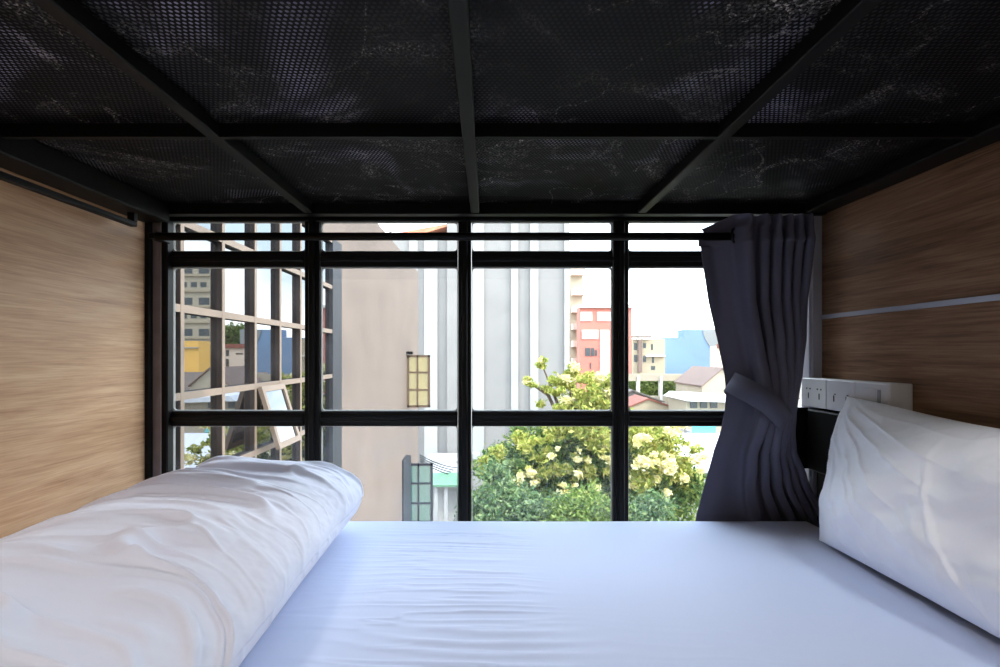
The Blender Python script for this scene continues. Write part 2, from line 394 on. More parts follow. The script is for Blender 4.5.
for a, b in hz:
    for i in range(5):
        x0, x1 = xs[2*i]-.001, xs[2*i+1]+.001; c = (Zp(a)+Zp(b))/2
        MB().box(x0, x1, D0+.005, D1, Zp(b)+.002, Zp(a)-.002, .002).box(x0, x1, D0-.003, D0+.009, c-.009, c+.009, .004).build('transom', M['steel'], win)
def bead(x0, x1, z0, z1, w=.0018, r=.009, y0=WY+.012, y1=WY+.024):
    """putty bead round one pane, rounded inner corners"""
    outer = [(x0, z0), (x1, z0), (x1, z1), (x0, z1)]; ring = []
    n = 5; V = []; F = []
    for (cx, cz, a0, ox, oz) in ((x0, z0, 180, 1, 1), (x1, z0, 270, -1, 1), (x1, z1, 0, -1, -1), (x0, z1, 90, 1, -1)):
        for j in range(n):
            th = math.radians(a0+90*j/(n-1))
            ring.append(((cx, cz), (cx+ox*(w+r)+r*math.cos(th), cz+oz*(w+r)+r*math.sin(th))))
    m_ = len(ring)
    for o_, i_ in ring:
        V += [(o_[0], y0, o_[1]), (i_[0], y0+.004, i_[1]), (i_[0], y1, i_[1]), (o_[0], y1, o_[1])]
    for j in range(m_):
        a, b = 4*j, 4*((j+1) % m_)
        for q in range(4): F.append((a+q, a+(q+1) % 4, b+(q+1) % 4, b+q))
    mb = MB(); mb.add(V, F); return mb
for i in range(5):
    for j in range(3):
        x0, x1 = xs[2*i], xs[2*i+1]; z1, z0 = zs[2*j], zs[2*j+1]
        g = MB().box(x0-.002, x1+.002, WY+.016, WY+.020, z0-.002, z1+.002).build('glass_pane', M['pane'], win)
        bead(x0-.001, x1+.001, z0-.001, z1+.001).build('putty_bead', M['putty'], g)

# unseen fill lamps added behind the camera to brighten the interior
def lampmat(name, col, st):
    m, nt, out = base(name); em = nt.nodes.new('ShaderNodeEmission'); em.inputs[0].default_value = col; em.inputs[1].default_value = st
    nt.links.new(em.outputs[0], out.inputs[0]); return m
for lx in (-1.1, 1.1):
    lm = lampmat('fill_lamp_diffuser', (1, .91, .85, 1) if lx < 0 else (.90, .95, 1, 1), 47)  # left one kept warm for the pink tint low on the duvet
    lamp = tag(empty('fill_lamp', lx, -.85, 1.62), 'round %s' % ('warm white fill lamp added out of view over the aisle by the foot end' if lx < 0 else 'cool white fill lamp added out of view over the aisle by the pillow end'), 'lamp', 'added aisle fill lamps')
    pts = [(lx, -.85, 1.659), (lx, -.85, 1.64)]
    MB().tube(pts, .22, 32).build('fill_lamp_base', M['white'], lamp)
    MB().tube([(lx, -.85, 1.639), (lx, -.85, 1.61), (lx, -.85, 1.595)], [.20, .19, .15], 32).build('diffuser', lm, lamp)

# ------------------------------------------------------------------ upper bunk
ub = tag(empty('upper_bunk', 0, .85, .39), 'black steel upper bunk base of bars under a perforated sheet', 'bed frame')
ZB, ZT = .418, .446
YF, YN = 1.37, .35
MB().box(-1.012, 1.003, YF, YF+.03, ZB-.002, ZT+.03, .002).build('end_rail', M['steel'], ub)
MB().box(-1.012, 1.003, YN-.03, YN, ZB-.002, ZT+.05, .002).build('end_rail', M['steel'], ub)
MB().box(-1.015, -.935, YN, YF, ZB-.028, ZT, .003).build('side_rail', M['steel'], ub)
MB().box(.935, 1.003, YN, YF, ZB, ZT, .003).build('side_rail', M['steel'], ub)
MB().box(-.935, .935, .893, .905, ZB+.001, ZT, .001).build('cross_bar', M['steel'], ub)
for px in (308, 475, 642):
    x = (px-VX)*(ZB*S/(VY-213))/S
    MB().box(x-.0125, x+.0125, YN, YF, ZB, ZT-.0005, .002).build('joist', M['steel'], ub)
MB().box(-1.0, 1.0, YN-.01, YF+.01, ZT+.0005, ZT+.0015).build('perforated_sheet', M['mesh'], ub)
hr = MB().box(-.985, -.965, .33, 1.285, .3535, .3665, .002).box(-.985, -.965, 1.272, 1.285, .3665, .392, .001).box(-.985, -.965, .33, .343, .3665, .392, .001)
hr.build('hanging_rail', M['steel'], ub)
um = tag(empty('upper_mattress', 0, .86, .46), 'dark mattress lying on the perforated sheet overhead', 'mattress')
nx, ny = 161, 81
gx, gy = np.meshgrid(np.linspace(-.985, .985, nx), np.linspace(.37, 1.36, ny), indexing='ij')
zb = .4505+.014*np.clip(fbm(gx*2.2+3, gy*3, 3, 4)+.25, 0, 1)
Vb = np.stack([gx.ravel(), gy.ravel(), zb.ravel()], 1); Vt = Vb.copy(); Vt[:, 2] = .58
Fb = gridfaces(nx, ny); Fl = (Fb[:, ::-1]).tolist()+(Fb+nx*ny).tolist(); T = nx*ny
for i in range(nx-1):
    Fl.append((i*ny, (i+1)*ny, (i+1)*ny+T, i*ny+T)); Fl.append(((i+1)*ny-1, (i+2)*ny-1, (i+2)*ny-1+T, (i+1)*ny-1+T))
for j in range(ny-1):
    Fl.append((j, j+1, j+1+T, j+T)); a = (nx-1)*ny+j; Fl.append((a, a+1, a+1+T, a+T))
npmesh('ticking_cover', np.concatenate([Vb, Vt]), Fl, M['ticking'], um, True)

# ------------------------------------------------------------------ lower bunk
MZ = -.476; MY0, MY1 = .37, 1.348
lb = tag(empty('lower_bunk', 0, .85, -.95), 'black steel lower bunk frame with a side beam along the wooden wall', 'bed frame')
MB().box(-1.01, 1.003, MY0-.03, MY0-.004, -.78, -.62, .003).build('front_rail', M['steel'], lb)
MB().box(-1.01, 1.003, 1.352, 1.378, -.78, -.66, .003).build('rear_rail', M['steel'], lb)
MB().box(-1.0, 1.0, MY0, 1.35, -.66, -.635).build('bed_board', M['woodl'], lb)
MB().box(.943, 1.003, .34, 1.372, -.336, -.158, .004).build('side_beam', M['steel'], lb)
MB().box(.86, .957, 1.384, 1.390, -.338, -.156, .001).build('end_plate', M['steel'], lb)
MB().box(.972, 1.003, 1.335, 1.372, -.95, -.336, .002).build('bed_post', M['steel'], lb)
for px_, py_ in ((-.97, .36), (.97, .36), (-.97, 1.365)):
    MB().box(px_-.02, px_+.02, py_-.02, py_+.0105, -.95, -.78, .003).build('leg', M['steel'], lb)

mt = tag(empty('mattress', 0, .86, -.635), 'mattress under a smooth blue-white fitted sheet beside the window', 'mattress')
nx, ny = 420, 360
ux = np.linspace(-1.005, .93, nx); uy = np.linspace(MY0, MY1, ny)
gx, gy = np.meshgrid(ux, uy, indexing='ij')
z = np.full_like(gx, MZ)
# rounded edges
ed = np.minimum(np.minimum(gy-MY0, MY1-gy), np.minimum(gx+1.005, .93-gx)); rr = .022
z -= rr*(1-np.sqrt(np.clip(1-(1-np.clip(ed/rr, 0, 1))**2, 0, 1)))
# ripples across the sheet: fine near the window, broader near the viewer
lim = interp(gy, [.6, .9, 1.3], [.16, .12, .12]); fx = np.exp(-((gx+.05)/interp(gy, [.6, .9, 1.3], [.20, .15, .22]))**2)*(.5+.5*np.tanh((lim-gx)/.022)) + .10*np.exp(-((gx+.1)/.5)**2)
yy = gy+.028*gx+.010*vnoise(gx*6, gy*5, 3)+.035*np.clip(gx-.05, 0, 1)**1
ph = 2*np.pi*(yy-.6)/interp(yy, [.6, .85, 1.1, 1.35], [.040, .032, .022, .018])
amp = interp(yy, [.5, .62, .75, .9, 1.1, 1.25, 1.35], [.0010, .0075, .0060, .0024, .0012, .0007, .0002])
cyc = ph/(2*np.pi)
w = (1-np.abs(fbm(gx*3.2+.8*vnoise(gx*5, gy*8, 8), cyc*1.25, 2, 6)))**3
z += fx*amp*1.9*(w-.35)*(.65+.6*vnoise(gx*3, gy*9, 6))
z += .0016*fbm(gx*2.2, gy*2.2, 3, 2)
for (py_, a_px, b_px, am_, wd_) in ((560, 440, 512, .0015, .006), (572, 452, 520, .0028, .006), (584, 460, 516, .0018, .005), (592, 448, 516, .0032, .005), (602, 430, 530, .0026, .007), (612, 455, 520, .002, .005),
                                    (633, 420, 565, .0042, .009), (645, 395, 575, .0050, .009), (657, 380, 590, .0042, .010), (668, 400, 560, .004, .010)):
    gy0 = S*.476/(py_-VY); c_ = ((a_px+b_px)/2-VX)*gy0/S; hw_ = (b_px-a_px)/2*gy0/S
    yl = gy0-.05*(gx-c_)+.5*(gx-c_)**2+.003*vnoise(gx*9, gy*0, py_)
    z += am_*np.exp(-((gy-yl)/wd_)**2)*np.exp(-np.abs((gx-c_)/hw_)**3)
Vt = np.stack([gx.ravel(), gy.ravel(), z.ravel()], 1); Vb = Vt.copy(); Vb[:, 2] = -.633
Fb = gridfaces(nx, ny); T = nx*ny
Fl = Fb.tolist()+(Fb[:, ::-1]+T).tolist()
for i in range(nx-1):
    Fl.append(((i+1)*ny, i*ny, i*ny+T, (i+1)*ny+T)); Fl.append(((i+1)*ny-1, (i+2)*ny-1, (i+2)*ny-1+T, (i+1)*ny-1+T))
for j in range(ny-1):
    Fl.append((j, j+1, j+1+T, j+T)); a = (nx-1)*ny+j; Fl.append((a+1, a, a+T, a+1+T))
npmesh('fitted_sheet', np.concatenate([Vt, Vb]), Fl, M['sheet'], mt, True)

# ------------------------------------------------------------------ rolled duvet
nu, nv = 560, 420
th = np.linspace(0, 2*np.pi, nu, endpoint=False); v = np.linspace(0, 1, nv)
TH, V_ = np.meshgrid(th, v, indexing='ij')
y0, y1 = .30, 1.335
capn = .13
yy = y0+(y1-y0)*V_
e_far = np.clip((yy-(y1-capn))/capn, 0, 1); e_near = np.clip(((y0+.06)-yy)/.06, 0, 1)
sc = (1-e_far**2.6)**(1/2.6)*(1-e_near**2.2)**(1/2.2)
ct, st = np.cos(TH), np.sin(TH); ex = 2/2.35
cxs = np.sign(ct)*np.abs(ct)**ex; szs = np.sign(st)*np.abs(st)**ex
xc = -.665+.006*np.sin(yy*4); a_ = .338+.008*vnoise(yy*4, yy*0, 5)
b_ = .098+.006*vnoise(yy*3+4, yy*0, 9)
cz = -.382
sx = .25+.75*sc
x = xc+a_*cxs*np.where(cxs > 0, .72+.28*sc, .9+.1*sc)*np.clip(sc*4, 0, 1); zz = cz+b_*szs*sc
# wrinkles as ridges that run over the roll and curl toward the viewer on the right flank
g = TH/np.pi; arc = (1-g)                      # 0 = left wall side, 1 = right side (upper half)
q = yy*1.0+.30*np.clip(arc-.28, 0, 1)**1.6-.06*arc
def soft(n_, w_): return np.exp(-(n_/w_)**2)
warp = .035*vnoise(arc*3.2, yy*4, 1)+.02*vnoise(arc*6, yy*9, 2)
wn = fbm((q+warp)*10.5, arc*1.9, 2, 12); wn2 = fbm((q+warp)*23, arc*3.6, 2, 23)
mask = np.clip(.5+.9*vnoise(arc*3.0+2, yy*4.5, 31), .10, 1.15)*interp(yy, [.3, .9, 1.3], [1.45, 1.3, 1.0])
disp = .024*soft(wn, .20)*mask+.009*soft(wn2, .22)*mask+.012*fbm(arc*2.6, yy*5, 2, 40)+.0012*fbm(arc*14, yy*34, 3, 47)
ends = np.clip(sc, 0, 1)*np.clip((st+.25)/.6, 0, 1)
nrmx, nrmz = cxs/a_, szs/b_; nl = np.sqrt(nrmx**2+nrmz**2)+1e-9
x += disp*ends*nrmx/nl; zz += disp*ends*nrmz/nl
zz -= .085*np.clip((-.70-x)/.3, 0, 1)**1.3*(st > 0)*ends; x = np.clip(x, -1.012, 9); zz = np.maximum(zz, MZ+.003)
V3 = np.stack([x.ravel(), yy.ravel(), zz.ravel()], 1)
Fl = gridfaces(nu, nv, True).tolist()
Fl.append([i*nv for i in range(nu)]); Fl.append([(nu-1-i)*nv+nv-1 for i in range(nu)])
o = npmesh('duvet', V3, Fl, M['duvet'], None, True)
tag(o, 'thick white crumpled duvet rolled up along the left wooden wall', 'duvet')

# ------------------------------------------------------------------ pillow leaning on the right wall
n = 240
u = np.linspace(-1, 1, n); U, Wv = np.meshgrid(u, u, indexing='ij')   # U along Y (1 = window end), Wv up
pin = 1-.045*(1-Wv**2)*0 
prof = np.clip((1-np.abs(U)**2.6), 0, 1)**.62*np.clip((1-np.abs(Wv)**2.4), 0, 1)**.62
Lh, Hh = .335, .205
cu = U*(1-.035*(1-Wv**2))+.065*Wv*np.clip(U, 0, 1)-.02*np.clip(-Wv*U, 0, 1); cw = Wv*(1-.05*(1-U**2)*(.5+.5*np.sign(Wv)*.0+.0))
def fold():
    # creases radiating from the upper window-side corner, a long curved fold, small puckers
    du, dw = 1.05-U, 1.05-Wv
    ang = np.arctan2(dw*.62, du); rad = np.sqrt(du**2+(dw*.62)**2)
    f = (1-np.abs(fbm(ang*7, rad*1.2, 2, 50)))**4*np.exp(-rad*1.35)*.020
    cpath = -.12+.22*(Wv)-.10*Wv**2
    f += .0045*np.exp(-((U-cpath)/.014)**2)*np.clip(1.1-np.abs(Wv+.1), 0, 1)+.005*np.tanh((U-cpath)/.05)*np.exp(-((U-cpath)/.25)**2)
    f += .013*fbm(U*2.2+Wv*1.4, Wv*1.2-U*1.0, 3, 61)
    f += .006*(1-np.abs(fbm(U*8, Wv*2.4, 2, 71)))**3*np.clip(np.abs(Wv)-.2, 0, 1)
    return f
front = (.118*prof+fold()*np.clip(prof*1.3, 0, 1)); back = -.030*prof
bx, bz = .832, MZ+.012; tx, tz = .938, -.118
up = np.array([tx-bx, 0, tz-bz]); hgt = np.linalg.norm(up); up /= hgt
nrm = np.array([-up[2], 0, up[0]])
mid = np.array([(bx+tx)/2, 1.195-Lh, (bz+tz)/2])
sag = -.012*(np.cos(U*np.pi*1.1)*.5+.5)*(Wv > 0)*Wv+.010*U*np.clip(Wv, 0, 1)
def side(T_, flip=False):
    P = mid[None, :]+np.outer((cu*Lh).ravel(), [0, 1, 0])+np.outer((cw*hgt/2+sag).ravel(), up)+np.outer(T_.ravel(), nrm)
    return P
A = side(front); B = side(back)
B[:, 2] = np.maximum(B[:, 2], MZ+.002); A[:, 2] = np.maximum(A[:, 2], MZ+.002)
Fl = gridfaces(n, n).tolist()+(gridfaces(n, n)[:, ::-1]+n*n).tolist()
# stitch the rim
rim = [i*n for i in range(n)]+[(n-1)*n+j for j in range(1, n)]+[i*n+n-1 for i in range(n-2, -1, -1)]+[j for j in range(n-2, 0, -1)]
for i in range(len(rim)):
    a, b = rim[i], rim[(i+1) % len(rim)]; Fl.append((a, b, b+n*n, a+n*n))
pl = npmesh('pillow', np.concatenate([A, B]), Fl, M['pillow'], None, True)
tag(pl, 'plump white pillow leaning against the right wooden wall below the sockets', 'pillow')

# ------------------------------------------------------------------ curtain rod and curtain
RY = 1.345; RZ = (VY-236.5)*RY/S
cr_ = tag(empty('curtain_rod', 0, RY, RZ), 'black steel curtain rod spanning the top of the window', 'curtain rod')
MB().tube([(-.955, RY, RZ), (.935, RY, RZ)], .0115, 16).build('rod', M['steel'], cr_, True)
for x_ in (-.962, .925):
    MB().box(x_-.009, x_+.009, RY-.014, WY-.0185, RZ-.008, RZ+.008, .002).build('wall_bracket', M['steel'], cr_)
PYs = [214, 228, 260, 300, 340, 375, 392, 410, 430, 450, 480, 525, 560]
XL = [733, 701, 705, 713, 722, 728, 729, 727, 722, 716, 710, 704, 702]
XR = [805, 804, 803, 802, 799, 792, 787, 784, 783, 788, 806, 836, 840]
nt_, nf = 260, 620
f = np.linspace(0, 1, nf); t = np.linspace(0, 1, nt_)
phs = np.where(f < .20, f/.20*np.pi/2, np.pi/2+((f-.20).clip(0)/.80)**1.4*2*np.pi*5.5)
xf = np.where(f < .20, f/.20*.29, .29+(f-.20)/.80*.71)
PY = 214.5+(560-214.5)*t
Fx, Tt = np.meshgrid(xf, t, indexing='ij'); Ph, PYg = np.meshgrid(phs, PY, indexing='ij')
yc = interp(PYg, [214, 300, 390, 430, 480, 520, 560], [1.345, 1.340, 1.318, 1.318, 1.345, 1.378, 1.378])
Am = interp(PYg, [214, 235, 300, 390, 430, 480, 520, 560], [.026, .028, .036, .034, .032, .030, .020, .018])
xl = interp(PYg, PYs, XL); xr = interp(PYg, PYs, XR)
# folds bunch and drift with height
drift = interp(PYg, [214, 240, 330, 392, 430, 520, 560], [0, 0, .5, 1.1, 1.3, 1.9, 2.0])
Phd = Ph+drift*vnoise(Fx*4, PYg/300, 77)*1.4
y = yc+Am*np.cos(Phd)*(.75+.35*vnoise(Fx*7, PYg/120, 80))
yc = yc-.030*np.clip((Fx-.27)/.10, 0, 1)*np.clip((300-PYg)/60, 0, 1)
Amh = Am*(1-.45*np.clip((Fx-.27)/.10, 0, 1)*np.clip((262-PYg)/30, 0, 1)); y = np.where(PYg < 245, yc+Amh*np.cos(Ph), y-.030*np.clip((Fx-.27)/.10, 0, 1)*np.clip((300-PYg)/60, 0, 1))
# heavier bundle in the middle at the waist
wv = np.exp(-((PYg-405)/40)**2); y -= .035*wv*np.sin(np.clip(Fx, 0, 1)*np.pi)
px = xl+(xr-xl)*Fx
px += 3.5*np.sin(2*Phd)*(.6+.4*wv)
lo_ = np.clip((PYg-435)/60, 0, 1); px += lo_*8*vnoise(Fx*5, PYg/80, 90)*np.sin(Fx*np.pi)
Xc = (px-VX)*RY/S; Zc = (VY-PYg)*RY/S
# the free edge leans back from the header: its top slopes down to the left
Zc = np.where((Fx < .29) & (PYg < 245), Zc-(1-Fx/.29)*.036*np.clip((245-PYg)/30, 0, 1), Zc)
Xc = np.where(PYg < 245, (VX*0+interp(PYg, [214, 245], [0, 1])*(Xc)+(1-interp(PYg, [214, 245], [0, 1]))*((705+(804-705)*Fx-VX)*RY/S)), Xc)
Zc = Zc-.010*np.clip((Fx-.27)/.10, 0, 1)*np.clip((245-PYg)/30, 0, 1)
y = np.minimum(y, WY-.016)
kb = np.clip((PYg-470)/42, 0, 1); y = np.where(PYg > 470, y+kb*np.maximum(1.3535-y, 0), y)
cur = tag(empty('curtain', .78, 1.345, -.6), 'charcoal eyelet curtain gathered and tied at the right of the window', 'curtain')
cm_ = npmesh('curtain_cloth', np.stack([Xc.ravel(), y.ravel(), Zc.ravel()], 1), gridfaces(nf, nt_).tolist(), M['curtain'], cur, True)
sd = cm_.modifiers.new('thickness', 'SOLIDIFY'); sd.thickness = .0016; sd.offset = 0
# eyelets where the cloth crosses the rod
cross = [i for i in range(1, 12)]
for c_ in range(1):
    phv = np.pi/2+c_*np.pi
    ff = .20+(phv-np.pi/2)/(2*np.pi*5.5)*.80
    if ff > .99: break
    xx = (.29+(ff-.20)/.80*.71); pxx = 701+(811-701)*xx
    cx = (pxx-VX)*RY/S
    pts = [(cx+.004*math.sin(a), RY+.020*math.cos(a), RZ+.020*math.sin(a)) for a in [2*math.pi*j/20 for j in range(21)]]
    if c_ == 0: pts = [(cx+.014*math.cos(a), RY-.008+.012*math.cos(a), RZ+.020*math.sin(a)) for a in [2*math.pi*j/20 for j in range(21)]]
    MB().tube(pts, .0032, 8, False).build('eyelet', M['steel'], cur, True)
# tieback: a slanted band round the waist
nb = 90; V = []; ax, ay = .074, .068; cx, cy = (763-VX)*1.29/S, 1.318
for j in range(nb):
    a = 2*math.pi*j/nb
    xx = cx+ax*math.cos(a); yyb = cy+ay*math.sin(a)*(1.0 if math.sin(a) < 0 else .8)
    zc = -.140-.86*(xx-cx)+.004*math.sin(3*a)
    for s_ in (-1, 1): V.append((xx+s_*.016, yyb, zc+s_*.026))
tb = npmesh('tieback', V, [(2*j, 2*((j+1) % nb), 2*((j+1) % nb)+1, 2*j+1) for j in range(nb)], M['tie'], cur, True)
sd = tb.modifiers.new('thickness', 'SOLIDIFY'); sd.thickness = .003

# ------------------------------------------------------------------ socket strip on the right wall
ss = tag(empty('socket_strip', .99, 1.25, -.152), 'white surface-mounted strip of sockets and a switch on right wooden wall', 'power socket')
XS = .945
MB().box(XS+.004, 1.0045, 1.095, 1.418-.022, -.152, -.068, .002).build('back_box', M['white'], ss)
yb = [1.096, 1.195, 1.295, 1.395]
for i in range(3):
    ya, yb_ = yb[i]+.0008, yb[i+1]-.0008
    p = MB().box(XS, XS+.004, ya, yb_, -.151, -.069, .0015).build('face_plate', M['white'], ss)
    ym = (ya+yb_)/2
    if i == 0:      # wide rocker switch
        MB().box(XS-.003, XS, ym-.020, ym+.034, -.139, -.083, .0015).build('rocker_switch', M['white'], p)
        MB().box(XS-.004, XS, ym-.031, ym-.023, -.136, -.084, .001).build('marker_bar', M['grey'], p)
    else:
        for yo in ((-.022, .022)):
            for hy, hz, hh in ((-.007, .012, .002), (.007, .012, .002)) if i == 2 else ():
                MB().box(XS-.0006, XS, ym+yo+hy-.0022, ym+yo+hy+.0022, -.110+hz-.0022, -.110+hz+.0022).build('socket_hole', M['dark'], p)
            MB().box(XS-.0006, XS, ym+yo-.0018, ym+yo+.0018, -.127, -.110).build('socket_hole', M['dark'], p)
            if i == 1: MB().box(XS-.0006, XS, ym+yo-.007, ym+yo-.002, -.108, -.105).build('socket_hole', M['dark'], p)

# ================================================================== outside
GZ = -10.5
tag(MB().box(-120, 260, 1.7, 420, GZ-.4, GZ).build('ground', M['ground']), kind='structure')

# --- the building's own side wing: glazed bays, then a rendered wall
wing = tag(empty('side_wing', MIRX-1.5, 6, GZ), 'brown rendered side wing with a reflective glazed front seen at a steep angle', 'building')
YE = 10.8
MB().box(MIRX-3, MIRX, 5.06, YE, GZ, 1.93).build('rendered_wall', M['concrete'], wing)
MB().box(MIRX-3, MIRX, 1.58, 5.06, 1.20, 1.93).build('lintel_wall', M['concrete'], wing)
MB().box(MIRX-3, MIRX, 1.58, 5.06, GZ, -2.1).build('base_wall', M['concrete'], wing)
MB().box(MIRX-.4, MIRX+.02, 4.77, 5.06, -2.1, 1.20).build('corner_pillar', M['bluegrey'], wing)
MB().box(MIRX-3, MIRX-.02, 1.58, 4.77, -2.1, 1.2).build('glazing', M['wingglass'], wing)
ys = [1.65, 2.03, 2.407, 2.785, 3.175, 3.558, 3.95, 4.36]
rz = [1.17, .695, .242, -.215, -.67, -1.12, -1.58, -2.07]
for yv in ys:
    m_ = MB().box(MIRX-.025, MIRX+.012, yv, yv+.026, -2.1, 1.2).build('mullion', M['wingshade'], wing)
    MB().box(MIRX+.012, MIRX+.016, yv-.001, yv+.027, -2.1, 1.2).build('mullion_face', M['wingframe'], m_)  # sunlit outer face set off from the shaded body by colour
for zv in rz:
    m_ = MB().box(MIRX-.025, MIRX+.010, 1.58, 4.77, zv-.018, zv+.018).build('glazing_bar', M['wingshade'], wing)
    MB().box(MIRX+.010, MIRX+.0145, 1.58, 4.77, zv-.020, zv+.020).build('bar_face', M['wingframe'], m_)
# awning sash pushed open below the third bar
def awning(ya, yb_, ztop, h, outw):
    dirv = Vector((outw, 0, -math.sqrt(h*h-outw*outw)))
    def quad(y_0, y_1, s0, s1, t0, t1):
        nn = Vector((-dirv.z, 0, dirv.x)).normalized()
        vs = []
        for tt in (t0, t1):
            for (yy_, ss_) in ((y_0, s0), (y_1, s0), (y_1, s1), (y_0, s1)):
                p_ = Vector((MIRX+.02, yy_, ztop))+dirv*ss_+nn*tt; vs.append(tuple(p_))
        mb = MB(); mb.add(vs, [(0, 1, 2, 3), (7, 6, 5, 4), (0, 4, 5, 1), (1, 5, 6, 2), (2, 6, 7, 3), (3, 7, 4, 0)]); return mb
    fm = quad(ya, yb_, 0, .09, 0, .03); w_ = .035
    for a in ((ya, yb_, .91, 1), (ya, ya+w_, .09, .91), (yb_-w_, yb_, .09, .91)):
        q_ = quad(*a, 0, .03); fm.add(q_.v, q_.f)
    s = fm.build('awning_sash', M['wingframe'], wing)
    quad(ya+w_, yb_-w_, .09, .91, .012, .018).build('glass', M['wingglass'], s)
awning(3.20, 3.565, -.225, .45, .13)
# open casements far along the rendered wall
def casement(Yw, zt, zb_, wd, gl, extra=False):
    x0 = MIRX; h = zt-zb_
    fm = MB()
    b = .045
    fm.box(x0, x0+wd, Yw, Yw+.04, zt-b, zt).box(x0, x0+wd, Yw, Yw+.04, zb_, zb_+b)
    fm.box(x0, x0+b, Yw, Yw+.04, zb_, zt).box(x0+wd-b, x0+wd, Yw, Yw+.04, zb_, zt)
    fm.box(x0+wd*.42, x0+wd*.42+.035, Yw, Yw+.04, zb_, zt)
    for kk in (1, 2): fm.box(x0, x0+wd, Yw+.003, Yw+.037, zb_+h*kk/3-.018, zb_+h*kk/3+.018)
    s = fm.build('casement_sash', M['sashbrown'] if not extra else M['bluegrey'], wing)
    MB().box(x0+b, x0+wd-b, Yw+.016, Yw+.024, zb_+b, zt-b).build('glass', gl, s)
    if extra:
        MB().prism([(x0, Yw-.5), (x0+.03, Yw-.5), (x0+.10, Yw-.06), (x0, Yw-.02)], (zb_, zt+.18), 'z').build('casement_sash', M['bluegrey'], wing)
casement(9.3, .0, -1.05, .46, M['yellowreflect'])
MB().box(MIRX, MIRX+.12, 9.22, 9.32, .01, .07).build('hinge', M['steel'], wing)
casement(9.25, -2.16, -3.35, .52, M['greenglass'], True)

# --- ribbed pale building facing the window
YA = 30
xa = lambda px: (px-VX)*YA/S
za = lambda py: (VY-py)*YA/S
A_ = tag(empty('ribbed_building', xa(500), YA, GZ), 'tall pale grey building with broad white vertical ribs, left of the tree', 'building')
MB().box(xa(447), xa(568), YA, YA+9, GZ, za(150)).build('wall', M['agrey'], A_)
MB().box(xa(380), xa(447), YA+.3, YA+9, GZ, za(238)).build('low_wing', M['agrey'], A_)
for a, b, yo, tp in ((409, 417, .3, 238), (424, 437, .3, 238), (470, 484, 0, 150), (511, 518, 0, 150), (530, 538, 0, 150), (564, 569, 0, 150)):
    MB().box(xa(a), xa(b), YA+yo-.18, YA+yo+.1, GZ, za(tp)+.05).build('rib', M['arib'], A_)
MB().box(xa(430), xa(470), YA-2.5, YA-.3, GZ, za(452)).build('low_wall', M['lowwall'], A_)
rl = MB()
for i in range(7): rl.tube([(xa(366+i*11), YA+.6, za(238)), (xa(366+i*11), YA+.6, za(225))], .03, 6)
rl.tube([(xa(362), YA+.6, za(238)), (xa(410), YA+.6, za(223))], .03, 6).tube([(xa(362), YA+.6, za(231)), (xa(430), YA+.6, za(231))], .025, 6)
rl.build('roof_railing', M['jamb'], A_)
MB().prism([(xa(400), za(230.5)), (xa(447), za(222)), (xa(449), za(224)), (xa(425), za(231)), (xa(402), za(232))], (YA+.4, YA+3)).build('tin_canopy', M['tinorange'], A_)
ac = tag(MB().box(xa(472), xa(480), YA-.65, YA-.19, za(457.5), za(451.5), .03).build('air_conditioner', M['lowwall']), 'small white air conditioner box at the foot of the ribbed building', 'air conditioner')
# green roofed shed
G = tag(empty('green_roofed_shed', at(450, 480, 20)[0], 20, GZ), 'small shed with a green corrugated roof beside the rendered wall', 'shed')
x0, _, z0 = at(428, 484, 18); x1, _, z1 = at(462, 465, 22)
V = [(x0-1, 18, at(0, 485, 18)[2]), (x1+.2, 18, at(0, 485, 18)[2]), (x1+.4, 22, at(0, 465, 22)[2]), (x0-.6, 22, at(0, 465, 22)[2])]
V += [(a, b, c-.08) for a, b, c in V]
MB().add(V, [(0, 1, 2, 3), (7, 6, 5, 4), (0, 4, 5, 1), (1, 5, 6, 2), (2, 6, 7, 3), (3, 7, 4, 0)]).build('roof', M['greenroof'], G)
MB().box(x0-.9, x1, 18.9, 22, GZ, at(0, 485, 18)[2]-.1).build('wall', M['lowwall'], G)
for pxp in (436, 446):
    xx = at(pxp, 0, 18.2)[0]; MB().box(xx-.07, xx+.07, 18.15, 18.3, GZ, at(0, 485, 18)[2]-.08).build('post', M['lowwall'], G)
# wires
wr = MB()
for i in range(4):
    a = Vector(at(420, 455+i*2, 17)); b = Vector(at(474, 466+i*3, 24))
    wr.tube([a+(b-a)*tt+Vector((0, 0, -1.0*tt*(1-tt))) for tt in [j/10 for j in range(11)]], .022, 5)
tag(wr.build('overhead_wires', M['dark']), 'dark overhead wires sagging above the green roofed shed', 'wires')

def block(name, label, x0, x1, z1, Y, depth, m, cat='building', wins=(), wm=None, group=None, roof=None, extra=()):
    """x0,x1,z1 in pixels as seen directly; wins: (x0,x1,y0,y1) pixel rectangles"""
    e_ = tag(empty(name, ((x0+x1)/2-VX)*Y/S, Y, GZ), label, cat, group)
    f_ = Y/S
    MB().box((x0-VX)*f_, (x1-VX)*f_, Y, Y+depth, GZ, (VY-z1)*f_).build('wall', m, e_)
    for w_ in wins:
        MB().box((w_[0]-VX)*f_, (w_[1]-VX)*f_, Y-.06, Y+.05, (VY-w_[3])*f_, (VY-w_[2])*f_).build('window', wm or M['winpane'], e_)
    for nm, a, b, c, d, mm, pr in extra:
        MB().box((a-VX)*f_, (b-VX)*f_, Y-pr, Y+.1, (VY-d)*f_, (VY-c)*f_).build(nm, mm, e_)
    return e_
